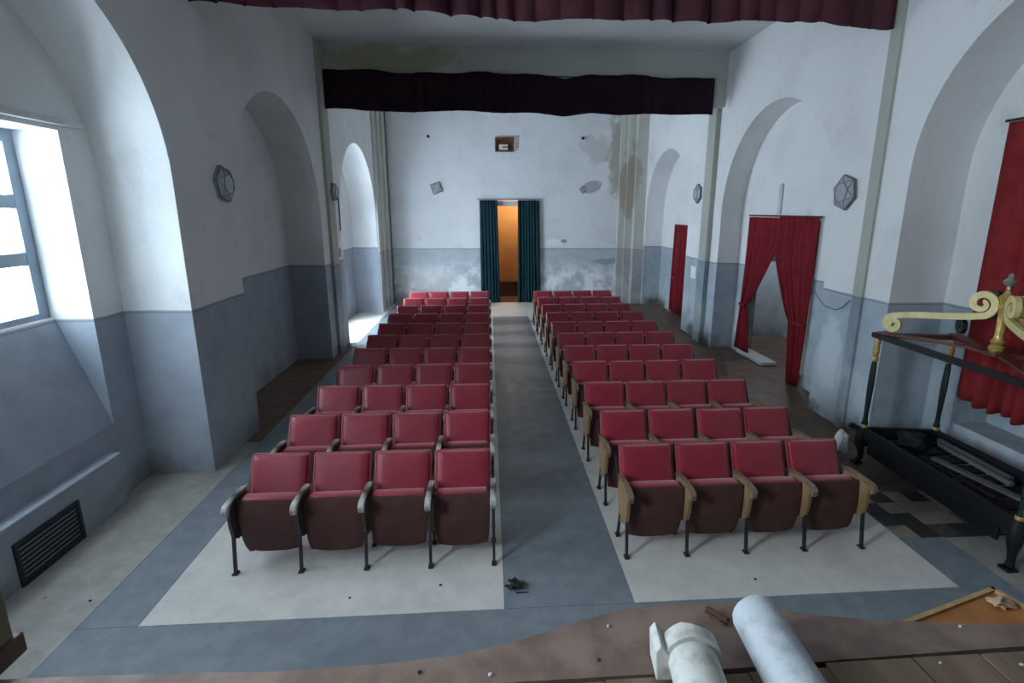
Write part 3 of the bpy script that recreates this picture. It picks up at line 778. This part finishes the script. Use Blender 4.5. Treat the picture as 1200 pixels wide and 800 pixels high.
# top frame
rail('top_rail', (4.27, 3.55), (4.31, 5.62), 1.535, .055, .07, M['black_lacquer']); rail('top_rail', (5.06, 3.48), (5.08, 5.49), 1.535, .055, .07, M['red_brown'])
rail('top_rail', (4.28, 5.57), (5.11, 5.43), 1.535, .055, .07, M['red_brown']); rail('top_rail', (4.24, 3.62), (5.09, 3.55), 1.535, .055, .07, M['red_brown'])
FX, FY = 4.76, 4.60
for k, (x, y) in C.items(): MB().bar(L(x, y, 1.575), L(FX, FY, 1.60), .10, .022).build('brace_board', M['red_brown'], bier)
MB().box(FX-BX-.16, FX-BX+.16, FY-BY-.16, FY-BY+.16, 1.585, 1.612).build('centre_board', M['red_brown'], bier, bevel=.006)
fin = MB().lathe([(.060, 1.61), (.064, 1.64), (.045, 1.66), (.060, 1.69), (.040, 1.72), (.036, 1.76), (.040, 1.90), (.042, 2.0), (.058, 2.02), (.040, 2.04), (.050, 2.08), (.058, 2.11), (.030, 2.15), (.016, 2.18)], L(FX, FY, 0), 16).build('finial', M['gold'], bier, smooth=True)
MB().lathe([(.016, 2.175), (.022, 2.19), (.018, 2.21), (.050, 2.24), (.055, 2.26), (.030, 2.285), (.022, 2.30), (.026, 2.315), (.010, 2.335)], L(FX, FY, 0), 16).build('knob', M['silver'], fin, smooth=True)
# flat sawn scrolls running from each corner to the finial
def spiral(cx, cz, r0, r1, a0, turns, n=26):
    return [(cx + (r0+(r1-r0)*k/n)*math.cos(a0+turns*2*PI*k/n), cz + (r0+(r1-r0)*k/n)*math.sin(a0+turns*2*PI*k/n)) for k in range(n+1)]
def scroll(a, c, mat):
    d = Vector((c[0]-a[0], c[1]-a[1], 0)); Ln = d.length; d.normalize(); side = Vector((-d.y, d.x, 0))
    # path in (s, z): small volute at the corner, slanting arm, large volute at the finial
    small = spiral(.13, 1.70, .018, .088, PI/2+1.4*2*PI, -1.4, 26)
    big = spiral(Ln-.175, 2.03, .024, .122, -PI/2+1.45*2*PI, -1.45, 30)
    p0 = small[-1]; p1 = big[-1]
    path = small
    t0 = (small[-1][0]-small[-2][0], small[-1][1]-small[-2][1]); l0 = math.hypot(*t0)
    t1 = (big[-2][0]-big[-1][0], big[-2][1]-big[-1][1]); l1 = math.hypot(*t1)
    k0 = .22
    A = (p0[0]+t0[0]/l0*k0, p0[1]+t0[1]/l0*k0); B = (p1[0]-t1[0]/l1*k0, p1[1]-t1[1]/l1*k0)
    for k in range(1, 24):
        q = k/24; f = [(1-q)**3, 3*q*(1-q)**2, 3*q*q*(1-q), q**3]
        path.append((f[0]*p0[0]+f[1]*A[0]+f[2]*B[0]+f[3]*p1[0], f[0]*p0[1]+f[1]*A[1]+f[2]*B[1]+f[3]*p1[1]))
    path += big[::-1]
    n = len(path); b = MB(); th = .022
    for i, (s_, z) in enumerate(path):
        e = path[min(i+1, n-1)]; g_ = path[max(i-1, 0)]
        dx, dz = e[0]-g_[0], e[1]-g_[1]; l = math.hypot(dx, dz) or 1; nx, nz = -dz/l, dx/l
        wd = .017 + .014*min(1, min(i, n-1-i)/14)
        for so, sd in ((-1, -1), (1, -1), (1, 1), (-1, 1)):
            ss, zz = s_+nx*wd*so, z+nz*wd*so
            P = Vector((a[0], a[1], 0)) + d*ss + side*th*sd
            b.v.append((P.x-BX, P.y-BY, zz))
    for i in range(n-1):
        for k in range(4):
            A_ = i*4+k; B_ = i*4+(k+1) % 4; b.f.append((A_, B_, B_+4, A_+4))
    b.f.append((0, 1, 2, 3)); b.f.append((4*n-1, 4*n-2, 4*n-3, 4*n-4))
    return b.build('scroll', mat, bier)
scroll(C['fl'], (FX, FY), M['gilt_paint']); scroll(C['nl'], (FX, FY), M['gilt_paint']); scroll(C['nr'], (FX, FY), M['gilt_paint'])
scroll(C['fr'], (FX, FY), M['green_black'])
# things lying on the bier
def plank(a, b_, z, wd, th, mat, name, label, cat, grp=None):
    o = MB().bar(a+(z,), b_+(z,), wd, th).build(name, mat, bevel=.005)
    return tag(o, label, cat, grp)
plank((4.98, 5.25), (4.95, 4.35), .40, .05, .045, M['grey_wood'], 'wooden_pole', 'pale grey pole lying along the far side of the bier', 'pole')
plank((4.90, 5.15), (4.85, 4.25), .40, .05, .04, M['grey_wood'], 'wooden_pole', 'grey pole second from the window on the bier bed', 'pole')
plank((4.58, 4.85), (4.72, 3.95), .387, .07, .03, M['grey_wood'], 'wooden_batten', 'weathered batten lying slantwise across the bier', 'batten')
plank((4.44, 4.90), (4.49, 4.05), .387, .05, .03, M['dark_stuff'], 'wooden_batten', 'dark batten lying near the aisle side of the bier', 'batten')
def lump(name, loc, size, mat, label, cat, seed, sub=2, jit=.35):
    bm = bmesh.new(); bmesh.ops.create_icosphere(bm, subdivisions=sub, radius=1)
    rg = random.Random(seed)
    for v in bm.verts:
        k = 1 + rg.uniform(-jit, jit*.5); v.co = Vector((v.co.x*size[0]*k, v.co.y*size[1]*k, max(-.6, v.co.z)*size[2]*k))
    zmin = min(v.co.z for v in bm.verts)
    for v in bm.verts: v.co.z -= zmin
    me = bpy.data.meshes.new(name); bm.to_mesh(me); bm.free()
    o = put(name, me, mat); o.location = loc
    return tag(o, label, cat)
lump('cloth_bundle', (4.62, 5.18, .371), (.16, .18, .10), M['dark_stuff'], 'dark cloth bundle heaped at the far end of the bier', 'cloth', 5)
lump('paper_wad', (4.365, 4.35, .371), (.04, .07, .03), M['grey_wood'], 'crumpled pale paper lying among the slats on the bier', 'paper', 6)
lump('rag', (4.24, 5.80, 0), (.09, .07, .20), M['paper'], 'white rag standing on the floor behind the far leg of the bier', 'rag', 8)
lump('rag', (4.88, 3.98, .371), (.10, .09, .05), M['grey_wood'], 'grey rag bunched at the near end of the bier', 'rag', 9)

# ------------------------------------------------------------------ foreground on the stage
t = empty('column_piece', (.72, 1.33, ST)); R_ = .098
t.rotation_euler = (0, 0, math.radians(-6)) 
n = 20
def hollow(b, r, ri, y0, y1, zc, jag=0, seed=1):
    rg = random.Random(seed); base = len(b.v)
    for rad, y, jg in ((r, y0, 0), (r, y1, jag), (ri, y1, jag), (ri, y0, 0)):
        rg2 = random.Random(seed)
        for k in range(n):
            a = 2*PI*k/n; b.v.append((rad*math.cos(a), y + jg*rg2.uniform(-1, 1), zc + rad*math.sin(a)))
    for i in range(4):
        for k in range(n):
            a = base+i*n+k; c = base+i*n+(k+1) % n; dlt = n if i < 3 else -3*n
            b.f.append((a, c, c+dlt, a+dlt))
b = MB(); hollow(b, R_*.96, R_*.55, -1.1, .38, R_+.01); b.build('shaft', M['pipe_white'], t, smooth=True)
b = MB(); hollow(b, R_*1.14, R_*.9, .335, .405, R_+.012, .012, 4); b.build('collar', M['pipe_white'], t, smooth=True)
MB().prism([(-.135, .02), (-.075, .02), (-.06, .10), (-.125, .18), (-.145, .15)], .33, .46, 'y').build('broken_flange', M['pipe_white'], t, bevel=.006)
tag(t, 'chalky white hollow column piece with a broken collar on the stage edge', 'column')
t = empty('column_piece', (1.075, 1.31, ST)); t.rotation_euler = (0, 0, math.radians(-4))
b = MB(); hollow(b, .102, .04, -1.1, .57, .104); b.build('shaft', M['pipe_blue'], t, smooth=True)
b = MB(); hollow(b, .098, .02, .55, .585, .104); b.build('end_cap', M['pipe_blue'], t, smooth=True)
tag(t, 'smooth pale blue grey column piece lying over the stage edge', 'column')
# orange board corner
t = empty('plywood_board', (2.36, 1.80, ST-.06)); t.rotation_euler = (0, 0, math.radians(17))
MB().box(-.42, .42, -.42, .34, -.012, .0).build('sheet', M['orange_board'], t)
MB().box(-.44, .44, .33, .352, -.014, .016).build('edging', M['board_edge'], t)
MB().box(.42, .442, -.42, .352, -.014, .016).build('edging', M['board_edge'], t)
tag(t, 'orange brown plywood board with pale edging poking out at the stage front', 'board')
t.location = (2.18, 1.705, ST-.062)
lump('crumpled_rag', (2.43, 2.05, ST-.061), (.055, .045, .03), M['crumpled'], 'crumpled beige rag lying on the orange plywood board', 'rag', 12, 2, .5)
# splintered scrap between the columns
t = empty('wood_splinter', (.99, 1.98, ST))
for k in range(6):
    a = random.uniform(-1.1, -.3); l = random.uniform(.025, .055)
    MB().bar((-l*math.cos(a), -l*math.sin(a), .008+k*.006), (l*math.cos(a), l*math.sin(a), .010+k*.007), .020, .008).build('shard', M['brown_wood'], t)
tag(t, 'dark splintered wood scraps between the two column pieces', 'debris')
crumbs = [('plaster_chip', 2.05, 1.87, ST+.001, 'chip', 'pale plaster crumb on the stage boards just below the orange board'),
          ('plaster_chip', 1.80, 1.69, ST+.003, 'chip', 'pale plaster crumb on the planks right of the blue grey column'),
          ('plaster_chip', 2.12, 1.66, ST+.003, 'chip', 'pale plaster crumb on the rightmost visible stage plank'),
          ('plaster_chip', .50, 1.98, ST+.001, 'chip', 'pale plaster crumb on the stage edge left of the broken column'),
          ('plaster_chip', -.02, 1.76, ST+.001, 'chip', 'pale plaster crumb where the stage edge starts to bulge'),
          ('dark_crumb', .42, 1.80, ST+.001, 'twig', 'dark crumb on the stage boards left of the broken column'),
          ('dark_crumb', -.30, 1.79, ST+.001, 'twig', 'dark crumb on the straight left part of the stage edge'),
          ('floor_crumb', -3.05, 3.72, .001, 'twig', 'dark crumb on the pale floor strip near the left vent'),
          ('floor_crumb', -3.42, 3.78, .001, 'board_edge', 'yellowish crumb on the floor right below the left vent'),
          ('floor_crumb', -1.10, 3.62, .001, 'twig', 'dark crumb on the pale floor before the left front seats'),
          ('floor_crumb', -.42, 3.72, .001, 'twig', 'dark crumb on the pale floor just left of the dried plant'),
          ('floor_crumb', 2.10, 3.62, .001, 'twig', 'dark crumb on the pale floor before the right front seats')]
for i, (nm, x, y, z, mt, lb) in enumerate(crumbs):
    q = 1.6 if nm == 'floor_crumb' else 1
    lump(nm, (x, y, z), (random.uniform(.007, .014)*q, random.uniform(.006, .012)*q, .007), M[mt], lb, 'debris', 40+i, 1, .3)
# dry plant scrap in the aisle
t = empty('dried_plant', (.17, 3.66, .0))
rg = random.Random(2)
for k in range(15):
    a = rg.uniform(0, 2*PI); l = rg.uniform(.035, .085); c = (rg.uniform(-.05, .05), rg.uniform(-.03, .03))
    MB().tube([(c[0], c[1], .006), (c[0]+.5*l*math.cos(a), c[1]+.5*l*math.sin(a), .02+rg.uniform(0, .03)), (c[0]+l*math.cos(a), c[1]+l*math.sin(a), .012+rg.uniform(0, .04))], [.006, .012, .003], 5).build('leaf', M['twig'], t)
MB().tube([(.0, -.07, .006), (.10, -.075, .008)], [.007, .003], 5).build('stem', M['twig'], t)
tag(t, 'dark dried plant scrap lying in the aisle before the front row', 'debris')
